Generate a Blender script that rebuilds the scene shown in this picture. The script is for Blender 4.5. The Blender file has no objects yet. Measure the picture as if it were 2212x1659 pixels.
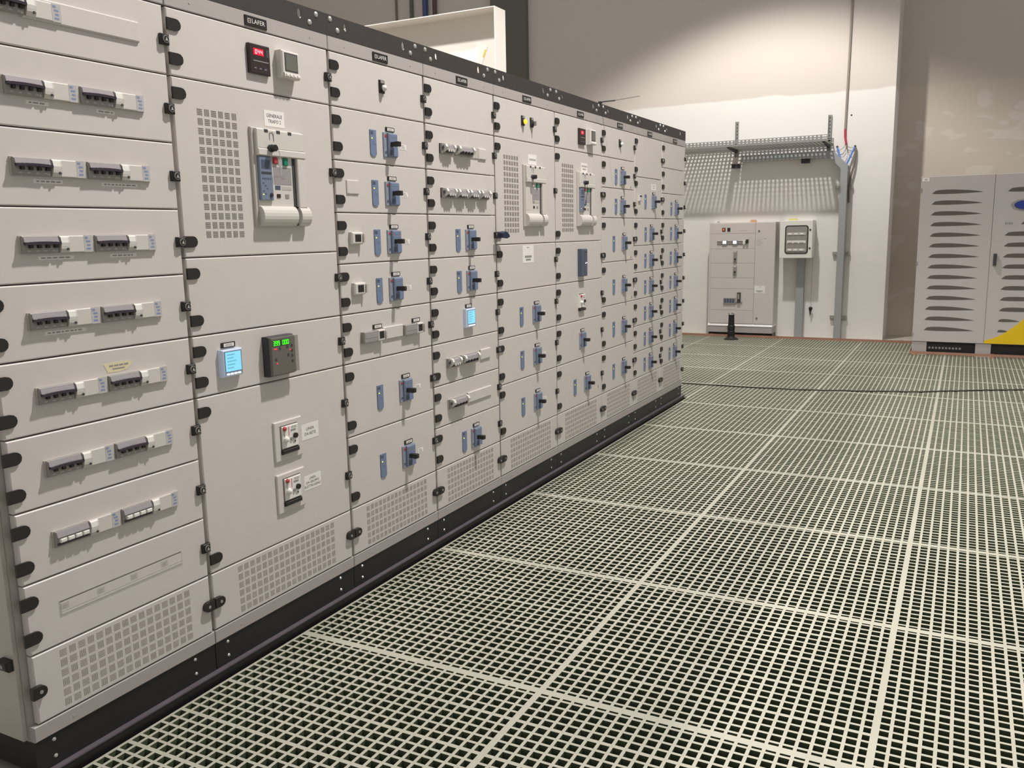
import bpy, math, random
from mathutils import Vector
random.seed(4)
S = bpy.context.scene
COL = S.collection

# ---------------------------------------------------------------- camera, light, exposure
cd = bpy.data.cameras.new('camera'); cam = bpy.data.objects.new('camera', cd); COL.objects.link(cam)
cam.location = (2.1829, 0.0, 1.4833)
cam.rotation_mode = 'XYZ'
from mathutils import Matrix
_R = (Matrix.Rotation(math.radians(27.5567), 3, 'Z') @ Matrix.Rotation(math.radians(80.1675), 3, 'X')
      @ Matrix.Rotation(math.radians(-1.0760), 3, 'Z'))
cam.rotation_euler = _R.to_euler()
cd.sensor_fit = 'HORIZONTAL'; cd.sensor_width = 36.0; cd.lens = 1876.95 / 2212 * 36.0
cd.clip_start = 0.02
S.camera = cam

W = bpy.data.worlds.new('world'); S.world = W; W.use_nodes = True
W.node_tree.nodes['Background'].inputs[0].default_value = (1.0, 0.972, 0.95, 1)
W.node_tree.nodes['Background'].inputs[1].default_value = 0.39

def high_bay(name, loc, energy, half, blend=0.12, radius=0.14, col=(1.0, 0.95, 0.90)):
    l = bpy.data.lights.new(name, 'SPOT'); l.energy = energy; l.color = col
    l.spot_size = math.radians(half * 2); l.spot_blend = blend; l.shadow_soft_size = radius
    o = bpy.data.objects.new(name, l); COL.objects.link(o); o.location = loc
    return o
high_bay('high_bay_lamp', (-0.22, 9.82, 6.2), 900, 56.5, blend=0.34, radius=0.09)
high_bay('high_bay_lamp', (2.1, 3.9, 6.2), 1380, 60, blend=0.35, radius=0.10)
high_bay('high_bay_lamp', (-2.6, 3.2, 6.2), 1200, 58, blend=0.3)

S.view_settings.view_transform = 'Standard'
try: S.view_settings.look = 'None'
except Exception: pass
S.view_settings.gamma = 1.0
S.view_settings.use_curve_mapping = False
S.view_settings.exposure = 0.0

# ---------------------------------------------------------------- materials
def lin(c):
    c = c / 255.0
    return c / 12.92 if c <= 0.04045 else ((c + 0.055) / 1.055) ** 2.4
def rgb(r, g, b): return (lin(r), lin(g), lin(b), 1.0)
MATS = {}
def mat(name, col, rough=0.5, metal=0.0, noise=0.0, nscale=30.0, bump=0.0, emit=0.0, alpha=1.0, trans=0.0, spec=None):
    m = bpy.data.materials.new(name); m.use_nodes = True
    nt = m.node_tree; b = nt.nodes['Principled BSDF']
    c = rgb(*col)
    b.inputs['Base Color'].default_value = c
    b.inputs['Roughness'].default_value = rough; b.inputs['Metallic'].default_value = metal
    if spec is not None: b.inputs['Specular IOR Level'].default_value = spec
    if noise or bump:
        tc = nt.nodes.new('ShaderNodeTexCoord'); nz = nt.nodes.new('ShaderNodeTexNoise')
        nz.inputs['Scale'].default_value = nscale; nz.inputs['Detail'].default_value = 4
        nt.links.new(tc.outputs['Object'], nz.inputs['Vector'])
        if noise:
            mx = nt.nodes.new('ShaderNodeMix'); mx.data_type = 'RGBA'
            mx.inputs['A'].default_value = tuple(x * (1 - noise) for x in c[:3]) + (1,)
            mx.inputs['B'].default_value = tuple(min(1, x * (1 + noise)) for x in c[:3]) + (1,)
            nt.links.new(nz.outputs['Fac'], mx.inputs['Factor'])
            nt.links.new(mx.outputs['Result'], b.inputs['Base Color'])
        if bump:
            bp = nt.nodes.new('ShaderNodeBump'); bp.inputs['Strength'].default_value = bump
            bp.inputs['Distance'].default_value = 0.002
            nt.links.new(nz.outputs['Fac'], bp.inputs['Height']); nt.links.new(bp.outputs['Normal'], b.inputs['Normal'])
    if emit:
        b.inputs['Emission Color'].default_value = c; b.inputs['Emission Strength'].default_value = emit
    if trans:
        b.inputs['Transmission Weight'].default_value = trans
    if alpha < 1: b.inputs['Alpha'].default_value = alpha
    MATS[name] = m
    return m
paint = mat('panel_paint', (208, 202, 197), 0.42, noise=0.03, nscale=12)
paint2 = mat('frame_paint', (176, 170, 164), 0.45, noise=0.03, nscale=12)
rail_m = mat('rail_paint', (172, 166, 163), 0.42, noise=0.03)
cream = mat('cream_plastic', (210, 205, 198), 0.4)
cream2 = mat('cream_dark_plastic', (188, 182, 174), 0.45)
white = mat('white_plastic', (232, 230, 224), 0.35)
paper = mat('white_paper', (236, 232, 228), 0.7)
paper_y = mat('yellowed_paper', (222, 212, 176), 0.7)
ink = mat('ink', (62, 62, 66), 0.7)
black = mat('black_plastic', (36, 33, 31), 0.4)
black2 = mat('black_paint', (30, 28, 29), 0.45, noise=0.15, nscale=8)
bar_m = mat('dark_bar_paint', (58, 54, 52), 0.5, noise=0.15, nscale=20)
beam_m = mat('dark_steel', (112, 104, 114), 0.45, metal=0.3, noise=0.25, nscale=9)
gap_m = mat('vent_dark', (112, 106, 100), 0.8)
gap_l = mat('vent_pale_grey', (160, 152, 143), 0.8)  # paler grey for the slots of the bottom vents
blue = mat('blue_grey_plastic', (118, 130, 152), 0.35)
blue_e = mat('pale_blue_plastic', (140, 148, 162), 0.35)
blue_l = mat('blue_strip_plastic', (114, 130, 160), 0.35)
blue_d = mat('dark_blue_plastic', (78, 88, 106), 0.35)
clear_b = mat('clear_cover', (190, 187, 188), 0.25)
print_b = mat('faded_blue_print', (132, 146, 180), 0.5)
greyp = mat('grey_plastic', (150, 146, 142), 0.4)
lilac = mat('lilac_plastic', (158, 152, 154), 0.3)
cover_m = mat('smoky_cover', (160, 154, 157), 0.22)
purple = mat('dark_purple_plastic', (58, 50, 62), 0.3)
lcd = mat('lcd_grey', (108, 108, 98), 0.25)
brown = mat('dark_brown_plastic', (52, 40, 38), 0.35)
glassd = mat('smoked_glass', (104, 101, 93), 0.2)
red = mat('red_plastic', (186, 62, 70), 0.35)
green = mat('green_plastic', (10, 130, 105), 0.35)
zinc = mat('zinc', (205, 205, 200), 0.3, metal=0.6)
galv = mat('galvanised_steel', (168, 168, 164), 0.42, metal=0.55, noise=0.1, nscale=40)
galv_d = mat('grey_trunking', (160, 163, 164), 0.5, metal=0.1, noise=0.06)
copper = mat('copper', (178, 134, 114), 0.4, metal=0.3, noise=0.25, nscale=6)
e_cyan = mat('screen_cyan', (122, 196, 222), 0.4, emit=0.72)
e_halo = mat('screen_frame_glow', (186, 198, 218), 0.3, emit=0.16)  # blue glow of the screen put into the frame's tint and emission
sc_ink = mat('screen_text', (104, 170, 198), 0.4, emit=0.5)
e_white = mat('screen_white', (235, 240, 255), 0.4, emit=1.6)
e_red = mat('led_red', (255, 30, 50), 0.4, emit=2.2)
e_pink = mat('led_pink_core', (255, 150, 170), 0.4, emit=2.0)
e_redglow = mat('led_red_window', (190, 16, 36), 0.4, emit=0.8)
e_green = mat('led_green', (60, 255, 20), 0.4, emit=1.6)
e_amber = mat('lamp_amber', (255, 160, 20), 0.4, emit=2.4)
e_yel = mat('led_yellow', (235, 235, 90), 0.4, emit=0.7)
e_or = mat('led_orange', (255, 90, 40), 0.4, emit=1.8)
yellow = mat('yellow_paint', (226, 190, 20), 0.4)
ups_m = mat('grey_cabinet_paint', (188, 182, 178), 0.5, noise=0.04, nscale=8)
louver_m = mat('louver_dark', (92, 86, 80), 0.7)
badge_b = mat('badge_blue', (40, 58, 140), 0.3)
navy = mat('navy_cloth', (30, 36, 66), 0.7)
post_m = mat('post_black', (24, 23, 23), 0.55)
red_s = mat('red_sleeve', (190, 60, 84), 0.5)
blue_t = mat('blue_strap', (96, 140, 220), 0.5)
cable_m = mat('dark_cable', (60, 62, 52), 0.6)
wire_m = mat('grey_wire', (128, 116, 104), 0.5)
cond_m = mat('grey_conduit', (150, 142, 132), 0.5)
orange = mat('orange_card', (226, 176, 140), 0.7)
yell_c = mat('pale_yellow_card', (224, 220, 150), 0.7)

def wall_mat(name, upper, lower, zline, amp, blot=None, zb=(1.9, 3.3), bscale=2.2, thr=0.6):
    m = bpy.data.materials.new(name); m.use_nodes = True; nt = m.node_tree; b = nt.nodes['Principled BSDF']
    N, L = nt.nodes.new, nt.links.new
    geo = N('ShaderNodeNewGeometry'); sp = N('ShaderNodeSeparateXYZ'); L(geo.outputs['Position'], sp.inputs[0])
    nz = N('ShaderNodeTexNoise'); nz.inputs['Scale'].default_value = 1.6; nz.inputs['Detail'].default_value = 5
    L(geo.outputs['Position'], nz.inputs['Vector'])
    a = N('ShaderNodeMath'); a.operation = 'MULTIPLY_ADD'; L(nz.outputs['Fac'], a.inputs[0]); a.inputs[1].default_value = amp; L(sp.outputs['Z'], a.inputs[2])
    mr = N('ShaderNodeMapRange'); mr.inputs['From Min'].default_value = zline + amp * .5 - 0.012; mr.inputs['From Max'].default_value = zline + amp * .5 + 0.012
    L(a.outputs[0], mr.inputs['Value'])
    mx = N('ShaderNodeMix'); mx.data_type = 'RGBA'; mx.inputs['A'].default_value = rgb(*lower); mx.inputs['B'].default_value = rgb(*upper)
    L(mr.outputs['Result'], mx.inputs['Factor'])
    out = mx.outputs['Result']
    n2 = N('ShaderNodeTexNoise'); n2.inputs['Scale'].default_value = bscale; n2.inputs['Detail'].default_value = 1.0
    mp = N('ShaderNodeMapping'); mp.inputs['Scale'].default_value = (0.8, 1, 1.6); L(geo.outputs['Position'], mp.inputs['Vector']); L(mp.outputs[0], n2.inputs['Vector'])
    r2 = N('ShaderNodeMapRange'); r2.inputs['From Min'].default_value = thr; r2.inputs['From Max'].default_value = thr + 0.03; L(n2.outputs['Fac'], r2.inputs['Value'])
    zr = N('ShaderNodeMapRange'); zr.inputs['From Min'].default_value = zb[1]; zr.inputs['From Max'].default_value = zb[1] - 0.05; L(sp.outputs['Z'], zr.inputs['Value'])
    zr.clamp = True
    mu = N('ShaderNodeMath'); mu.operation = 'MULTIPLY'; L(r2.outputs['Result'], mu.inputs[0]); L(zr.outputs['Result'], mu.inputs[1])
    m2 = N('ShaderNodeMix'); m2.data_type = 'RGBA'; L(mu.outputs[0], m2.inputs['Factor']); L(out, m2.inputs['A']); m2.inputs['B'].default_value = rgb(*(blot or lower))
    L(m2.outputs['Result'], b.inputs['Base Color'])
    b.inputs['Roughness'].default_value = 0.85
    return m
wallA = wall_mat('plaster_wall', (212, 204, 196), (232, 229, 224), 3.225, 0.10, blot=(236, 232, 226), zb=(0, 2.7), bscale=1.7, thr=0.6)
wallB = wall_mat('plaster_wall_patched', (196, 187, 176), (200, 190, 177), 3.3, 0.05, blot=(208, 199, 189), zb=(0, 3.2), bscale=3.8, thr=0.61)
wallC = mat('plain_wall', (196, 190, 182), 0.85, noise=0.03, nscale=3)
slab_m = mat('concrete', (176, 170, 158), 0.85, noise=0.1, nscale=4)
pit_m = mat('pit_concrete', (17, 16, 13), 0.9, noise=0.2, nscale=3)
col_m = mat('dark_column_paint', (104, 104, 94), 0.6, noise=0.05)
wbox_m = mat('white_sheet_metal', (224, 219, 212), 0.5)

def grating_mat(name, ca, cb):
    m = bpy.data.materials.new(name); m.use_nodes = True; nt = m.node_tree; b = nt.nodes['Principled BSDF']
    N, L = nt.nodes.new, nt.links.new
    geo = N('ShaderNodeNewGeometry')
    nz = N('ShaderNodeTexNoise'); nz.inputs['Scale'].default_value = 2.3; nz.inputs['Detail'].default_value = 6
    L(geo.outputs['Position'], nz.inputs['Vector'])
    mx = N('ShaderNodeMix'); mx.data_type = 'RGBA'
    mx.inputs['A'].default_value = rgb(*ca); mx.inputs['B'].default_value = rgb(*cb)
    L(nz.outputs['Fac'], mx.inputs['Factor']); L(mx.outputs['Result'], b.inputs['Base Color'])
    b.inputs['Roughness'].default_value = 0.55
    n2 = N('ShaderNodeTexNoise'); n2.inputs['Scale'].default_value = 220; L(geo.outputs['Position'], n2.inputs['Vector'])
    bp = N('ShaderNodeBump'); bp.inputs['Strength'].default_value = 0.4; bp.inputs['Distance'].default_value = 0.001
    L(n2.outputs['Fac'], bp.inputs['Height']); L(bp.outputs['Normal'], b.inputs['Normal'])
    return m
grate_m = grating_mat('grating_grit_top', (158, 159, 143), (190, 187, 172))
grate_s = grating_mat('grating_resin_shaded', (74, 84, 60), (96, 104, 80))  # resin green of the cell walls, darkened to carry their self-shadow

# ---------------------------------------------------------------- mesh builder  (local axes: x = out of the face, y = right, z = up)
_text_cache = {}
def text_geo(s):
    if s in _text_cache: return _text_cache[s]
    c = bpy.data.curves.new('t', 'FONT'); c.body = s; c.align_x = 'CENTER'; c.align_y = 'CENTER'; c.size = 1.0; c.resolution_u = 2
    o = bpy.data.objects.new('t', c); COL.objects.link(o)
    dg = bpy.context.evaluated_depsgraph_get(); dg.update()
    me = o.evaluated_get(dg).to_mesh()
    g = ([tuple(v.co) for v in me.vertices], [tuple(p.vertices) for p in me.polygons])
    o.evaluated_get(dg).to_mesh_clear()
    bpy.data.objects.remove(o); bpy.data.curves.remove(c)
    _text_cache[s] = g
    return g

class MB:
    def __init__(s): s.v = []; s.f = []; s.m = []; s.mats = []
    def mi(s, m):
        if m not in s.mats: s.mats.append(m)
        return s.mats.index(m)
    def add(s, vs, fs, m):
        o = len(s.v); s.v += vs; k = s.mi(m)
        for f in fs: s.f.append([i + o for i in f]); s.m.append(k)
        return s
    def box(s, x0, x1, y0, y1, z0, z1, m):
        return s.add([(x0,y0,z0),(x1,y0,z0),(x1,y1,z0),(x0,y1,z0),(x0,y0,z1),(x1,y0,z1),(x1,y1,z1),(x0,y1,z1)],
                     [(0,3,2,1),(4,5,6,7),(0,1,5,4),(1,2,6,5),(2,3,7,6),(3,0,4,7)], m)
    def cbox(s, x0, x1, y0, y1, z0, z1, m, c=0.003):          # box with chamfered front edges
        a = x1 - c
        v = [(x0,y0,z0),(x0,y1,z0),(x0,y1,z1),(x0,y0,z1),(a,y0,z0),(a,y1,z0),(a,y1,z1),(a,y0,z1),
             (x1,y0+c,z0+c),(x1,y1-c,z0+c),(x1,y1-c,z1-c),(x1,y0+c,z1-c)]
        f = [(3,2,1,0),(8,9,10,11)]
        for i in range(4):
            j = (i+1) % 4
            f += [(i,j,4+j,4+i),(4+i,4+j,8+j,8+i)]
        return s.add(v, f, m)
    def prism(s, poly, x0, x1, m, c=0.0):                      # polygon in (y,z) extruded along x
        n = len(poly)
        v = [(x0,p[0],p[1]) for p in poly] + [(x1,p[0],p[1]) for p in poly]
        f = [tuple(range(n-1,-1,-1)), tuple(range(n,2*n))] + [(i,(i+1)%n,n+(i+1)%n,n+i) for i in range(n)]
        return s.add(v, f, m)
    def prism_y(s, poly, y0, y1, m):                           # polygon in (x,z) extruded along y
        n = len(poly)
        v = [(p[0],y0,p[1]) for p in poly] + [(p[0],y1,p[1]) for p in poly]
        f = [tuple(range(n)), tuple(range(2*n-1,n-1,-1))] + [((i+1)%n,i,n+i,n+(i+1)%n) for i in range(n)]
        return s.add(v, f, m)
    def cyl(s, y, z, r, x0, x1, m, n=14, r1=None):
        r1 = r if r1 is None else r1
        v = [(x0, y+r*math.cos(2*math.pi*i/n), z+r*math.sin(2*math.pi*i/n)) for i in range(n)]
        v += [(x1, y+r1*math.cos(2*math.pi*i/n), z+r1*math.sin(2*math.pi*i/n)) for i in range(n)]
        f = [tuple(range(n-1,-1,-1)), tuple(range(n,2*n))] + [(i,(i+1)%n,n+(i+1)%n,n+i) for i in range(n)]
        return s.add(v, f, m)
    def lathe(s, prof, cx, cy, m, n=20):                       # profile (r,z) about a vertical axis
        v = []; f = []
        for r, z in prof:
            v += [(cx+r*math.cos(2*math.pi*i/n), cy+r*math.sin(2*math.pi*i/n), z) for i in range(n)]
        for k in range(len(prof)-1):
            for i in range(n):
                j = (i+1) % n
                f.append((k*n+i, k*n+j, (k+1)*n+j, (k+1)*n+i))
        f.append(tuple(range(n-1,-1,-1))); f.append(tuple(range((len(prof)-1)*n, len(prof)*n)))
        return s.add(v, f, m)
    def dome(s, y, z, r, x0, h, m, n=12, k=4):
        v = []; f = []
        for q in range(k):
            a = math.pi/2*q/k
            v += [(x0+h*math.sin(a), y+r*math.cos(a)*math.cos(2*math.pi*i/n), z+r*math.cos(a)*math.sin(2*math.pi*i/n)) for i in range(n)]
        v.append((x0+h, y, z))
        for q in range(k-1):
            for i in range(n):
                j = (i+1) % n; f.append((q*n+i, q*n+j, (q+1)*n+j, (q+1)*n+i))
        for i in range(n): f.append(((k-1)*n+i, (k-1)*n+(i+1)%n, k*n))
        return s.add(v, f, m)
    def tube(s, pts, r, m, n=8):
        pts = [Vector(p) for p in pts]; v = []; f = []
        up = Vector((0,0,1))
        for i, p in enumerate(pts):
            d = (pts[min(i+1,len(pts)-1)] - pts[max(i-1,0)]).normalized()
            ref = up if abs(d.dot(up)) < 0.95 else Vector((1,0,0))
            a = d.cross(ref).normalized(); b = a.cross(d).normalized()
            v += [tuple(p + r*(a*math.cos(2*math.pi*k/n) + b*math.sin(2*math.pi*k/n))) for k in range(n)]
        for i in range(len(pts)-1):
            for k in range(n):
                j = (k+1) % n; f.append((i*n+k, i*n+j, (i+1)*n+j, (i+1)*n+k))
        f.append(tuple(range(n-1,-1,-1))); f.append(tuple(range((len(pts)-1)*n, len(pts)*n)))
        return s.add(v, f, m)
    def text(s, t, y, z, size, x, m, sx=1.0):
        vs, fs = text_geo(t)
        return s.add([(x, y+a*size*sx, z+b*size) for a, b, _ in vs], fs, m)
    def seg7(s, t, y, z, w, h, x, m, gap=1.35):
        SEG = {'0':'abcdef','3':'abcdg','4':'bcfg','9':'abcdfg','1':'bc','8':'abcdefg','-':'g',' ':''}
        th = w * 0.2
        for i, ch in enumerate(t):
            o = y + i*w*gap
            B = {'a':(o+th/2,o+w-th/2,z+h-th,z+h),'d':(o+th/2,o+w-th/2,z,z+th),'g':(o+th/2,o+w-th/2,z+h/2-th/2,z+h/2+th/2),
                 'f':(o,o+th,z+h/2+th*.3,z+h-th*.6),'b':(o+w-th,o+w,z+h/2+th*.3,z+h-th*.6),'e':(o,o+th,z+th*.6,z+h/2-th*.3),'c':(o+w-th,o+w,z+th*.6,z+h/2-th*.3)}
            for q in SEG[ch]:
                a = B[q]; s.box(x, x+0.0008, a[0], a[1], a[2], a[3], m)
        return s
    def lattice(s, ubars, vbars, t0, t1, m, plane='xy', ms=None):       # plate with rectangular holes; bars are (start,end) lists
        us = [e for b in ubars for e in b]; vs_ = [e for b in vbars for e in b]
        nu, nv = len(us), len(vs_)
        def P(a, b, t):
            return (a, b, t) if plane == 'xy' else ((a, t, b) if plane == 'xz' else (t, a, b))
        base = [P(us[i], vs_[j], t1) for j in range(nv) for i in range(nu)] + [P(us[i], vs_[j], t0) for j in range(nv) for i in range(nu)]
        o = nu*nv; f = []; top = []
        for j in range(nv-1):
            for i in range(nu-1):
                a, b, c, d = j*nu+i, j*nu+i+1, (j+1)*nu+i+1, (j+1)*nu+i
                if i % 2 and j % 2:
                    f += [(a, a+o, b+o, b), (b, b+o, c+o, c), (c, c+o, d+o, d), (d, d+o, a+o, a)]
                else:
                    top.append((a, b, c, d)); f.append((d+o, c+o, b+o, a+o))
        for i in range(nu-1):
            a, b = i, i+1; f.append((b, a, a+o, b+o)); a, b = (nv-1)*nu+i, (nv-1)*nu+i+1; f.append((a, b, b+o, a+o))
        for j in range(nv-1):
            a, b = j*nu, (j+1)*nu; f.append((a, b, b+o, a+o)); a, b = j*nu+nu-1, (j+1)*nu+nu-1; f.append((b, a, a+o, b+o))
        k = len(s.v); s.add(base, f, ms or m); q = s.mi(m)
        for t in top: s.f.append([i+k for i in t]); s.m.append(q)
        return s
    def mesh(s, name, smooth=False):
        me = bpy.data.meshes.new(name); me.from_pydata(s.v, [], s.f)
        for m in s.mats: me.materials.append(m)
        me.polygons.foreach_set('material_index', s.m)
        if smooth: me.polygons.foreach_set('use_smooth', [True]*len(s.f))
        me.update(); return me
    def build(s, name, parent=None, loc=(0,0,0), smooth=False):
        return place(name, s.mesh(name, smooth), parent, loc)

def place(name, me, parent=None, loc=(0,0,0)):
    o = bpy.data.objects.new(name, me); COL.objects.link(o); o.location = loc
    if parent is not None: o.parent = parent
    return o
def tag(o, label, cat, group=None):
    o['label'] = label; o['category'] = cat
    if group: o['group'] = group
    return o
def thing(name, loc, label, cat, group=None, rz=0.0):
    o = bpy.data.objects.new(name, None); COL.objects.link(o); o.location = loc; o.rotation_euler = (0, 0, rz)
    o.empty_display_size = 0.1
    return tag(o, label, cat, group)
def struct(o): o['kind'] = 'structure'; return o
_mc = {}
def shared(key, fn):
    if key not in _mc: _mc[key] = fn()
    return _mc[key]

# ================================================================= ROOM
XL, XR, YN, ZC = -9.0, 6.0, -5.0, 7.0
YF, YF2, XE = 12.42, 13.02, 1.253
struct(MB().box(XL, XE, YF, YF2+0.3, -1.3, ZC, wallA).build('wall_far'))
struct(MB().box(XE, XR, YF2, YF2+0.3, -1.3, ZC, wallB).build('wall_far_recess'))
struct(MB().box(XL-0.3, XL, YN-0.3, YF2+0.3, -1.3, ZC, wallC).build('wall_left'))
# floor: pit under the gratings, slab around it
TX, TY = 1.0, 0.9882
X0 = 0.0275
Yr = lambda r: 2.377 + TY*(r-1)
GX0, GX1, GY0, GY1, YB = X0-2*TX, X0+4*TX, Yr(-2), 12.15, 7.53
fl = MB()
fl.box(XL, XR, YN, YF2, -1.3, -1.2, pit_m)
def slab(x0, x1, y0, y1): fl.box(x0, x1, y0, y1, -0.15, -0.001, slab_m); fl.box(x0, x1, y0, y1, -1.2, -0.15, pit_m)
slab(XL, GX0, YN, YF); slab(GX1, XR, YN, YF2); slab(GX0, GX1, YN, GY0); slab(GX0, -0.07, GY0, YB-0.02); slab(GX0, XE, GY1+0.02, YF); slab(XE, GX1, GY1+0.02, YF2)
floor = struct(fl.build('floor'))
def bars_x():
    b = [(0.0, 0.011)]; p = 0.011 + 0.0265
    for i in range(24): b.append((p, p+0.0104)); p += 0.0104 + 0.0296
    w = 0.999
    b[-1] = (b[-1][0], b[-1][1]); b.append((w-0.010, w+0.001)); return b
def bars_y(y_from=0.0, y_to=TY):
    o, h, n, t = 0.0293, 0.0125, 0.0102, 0.0145
    b = [(0.0, 0.015)]; p = 0.015 + h
    for i in range(24):
        th = t if i in (4, 9, 14, 19) else n
        b.append((p, p+th)); p += th + o
    p -= o
    e = TY
    b.append((e-0.015, e))
    r = [q for q in b if q[0] > y_from + 0.02 and q[1] < y_to - 0.02]
    r = [(y_from, y_from+0.015)] + r if y_from > 0 else [b[0]] + [q for q in r if q != b[0]]
    if y_to < TY: r.append((y_to-0.015, y_to))
    elif b[-1] not in r: r.append(b[-1])
    return r
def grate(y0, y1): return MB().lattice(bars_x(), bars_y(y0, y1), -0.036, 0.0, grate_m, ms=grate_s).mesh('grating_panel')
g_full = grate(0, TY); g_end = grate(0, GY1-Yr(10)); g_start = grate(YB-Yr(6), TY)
for r in range(-2, 11):
    for k in range(-2, 4):
        if k < 0 and r < 6: continue
        me = g_end if r == 10 else (g_start if (k < 0 and r == 6) else g_full)
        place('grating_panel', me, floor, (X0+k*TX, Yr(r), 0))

# dark steel column and pipes on the far wall, left of the lit area
struct(MB().box(-4.50, -3.905, YF-0.10, YF+0.01, 0, ZC, col_m).build('wall_column'))
for x, r, m, lab in ((-6.27, 0.018, wire_m, 'thin grey vertical pipe on far wall'), (-5.97, 0.03, col_m, 'dark vertical pipe beside the blue cable on far wall'),
                     (-5.70, 0.045, mat('blue_cable', (70, 84, 130), 0.5), 'blue vertical cable on far wall'), (-5.53, 0.035, mat('maroon_cable', (96, 70, 76), 0.5), 'maroon vertical cable on far wall')):
    tag(MB().tube([(x, YF-r-0.005, 0.0), (x, YF-r-0.005, 3.5), (x, YF-r-0.005, ZC)], r, m).build('vertical_pipe'), lab, 'pipe')

# ================================================================= SWITCHBOARD
YC = [1.321, 1.975, 2.737, 3.391, 4.040, 4.785, 5.530, 6.172, 6.815, 7.450]
ZP = 0.1756; M = 0.05; DEP = 0.60
ROWS = [[40,36,32,28,24,20,16,12,8,4,0],[40,36,25,20,16,4,0],[40,36,32,28,24,20,16,10,4,0],[40,36,32,28,24,20,16,12,8,4,0],
        [40,36,25,20,15,10,4,0],[40,36,25,20,15,10,4,0],[40,36,32,28,22,16,10,4,0],[40,34,28,24,20,16,12,8,4,0],[40,36,32,28,24,20,16,12,8,4,0]]
LABELS = ['light grey switchboard column filled with paired rows of small modular breakers',
 'switchboard column with an air circuit breaker labelled GENERALE TRAFO 2',
 'switchboard column with six blue breakers and two small dark relay windows',
 'switchboard column mixing white modular breakers, blue breakers and one lit blue screen',
 'switchboard column with a glowing amber lamp above its air circuit breaker',
 'switchboard column with a small red display, beside the column with the amber lamp',
 'switchboard column of seven blue breakers under a single white pilot lamp',
 'switchboard column of blue breakers with one tall blank door at the top',
 'end column of the switchboard, blue breakers below two short blank doors']

def hinge_mesh():
    pts = [(0.002, -0.0175), (0.036, -0.0175)] + [(0.036+0.0175*math.cos(a), 0.0175*math.sin(a)) for a in [math.radians(x) for x in (-60,-30,0,30,60)]] + [(0.036, 0.0175), (0.002, 0.0175)]
    b = MB(); n = len(pts)
    b.prism(pts, 0.0, 0.007, black); return b.mesh('hinge')
def latch_mesh():
    b = MB(); b.cbox(0, 0.013, -0.030, 0.001, -0.0155, 0.0155, black, 0.003)
    b.cyl(-0.0145, 0, 0.011, 0.013, 0.016, greyp, 12); b.cyl(-0.0145, 0, 0.0092, 0.016, 0.0165, black, 12); b.prism([(-0.0195, -0.005), (-0.0095, -0.005), (-0.0145, 0.006)], 0.0165, 0.0175, zinc)
    return b.mesh('latch')
def lug_mesh(sgn):
    a = [math.radians(x) for x in (-60,-30,0,30,60)]
    pts = [(0.002, -0.017), (0.028, -0.017)] + [(0.028+0.017*math.cos(t), 0.017*math.sin(t)) for t in a] + [(0.028, 0.017), (0.002, 0.017)]
    pts = [(sgn*p[0], p[1]) for p in pts]
    if sgn < 0: pts = pts[::-1]
    b = MB(); b.prism(pts, 0, 0.014, black); b.cyl(sgn*0.026, 0, 0.0055, 0.014, 0.0155, greyp, 8); return b.mesh('screw_lug')
HINGE, LATCH, LUGL, LUGR = hinge_mesh(), latch_mesh(), lug_mesh(1), lug_mesh(-1)

def vent_mesh(nc, nr, p=0.0294, w=0.0026, gap_m=gap_m):
    b = MB()
    for i in range(nc):
        for j in range(nr):
            u, v = i*p+p*0.14, j*p+p*0.14; q = p*0.72
            for k in range(4):
                t = (k+0.5)/4*q
                if (i+j) % 2: b.box(-0.001, 0.0006, u, u+q, v+t-w/2, v+t+w/2, gap_m)
                else: b.box(-0.001, 0.0006, u+t-w/2, u+t+w/2, v, v+q, gap_m)
    return b.mesh('vent_slots')

def bar_mesh(w, first, last):
    """front bar of the top frame with oval holes near both ends"""
    import bmesh
    h = 0.077; bm = bmesh.new(); edges = []
    def loop(pts):
        vs = [bm.verts.new((0, p[0], p[1])) for p in pts]
        for i in range(len(vs)): edges.append(bm.edges.new((vs[i], vs[(i+1) % len(vs)])))
    loop([(0, 0), (w, 0), (w, h), (0, h)])
    def oval(y, z, a, c):
        loop([(y+a*math.cos(math.radians(t)), z+c*math.sin(math.radians(t))) for t in range(0, 360, 36)])
    if not first: oval(0.111, 0.047, 0.009, 0.014)
    if not last or True: oval(w-0.150, 0.047, 0.011, 0.017)
    r = bmesh.ops.triangle_fill(bm, use_beauty=True, use_dissolve=False, edges=edges)
    ext = bmesh.ops.extrude_face_region(bm, geom=bm.faces[:])
    for v in [g for g in ext['geom'] if isinstance(g, bmesh.types.BMVert)]: v.co.x -= 0.004
    bmesh.ops.recalc_face_normals(bm, faces=bm.faces[:])
    me = bpy.data.meshes.new('top_bar'); bm.to_mesh(me); bm.free(); me.materials.append(bar_m); return me

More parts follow.
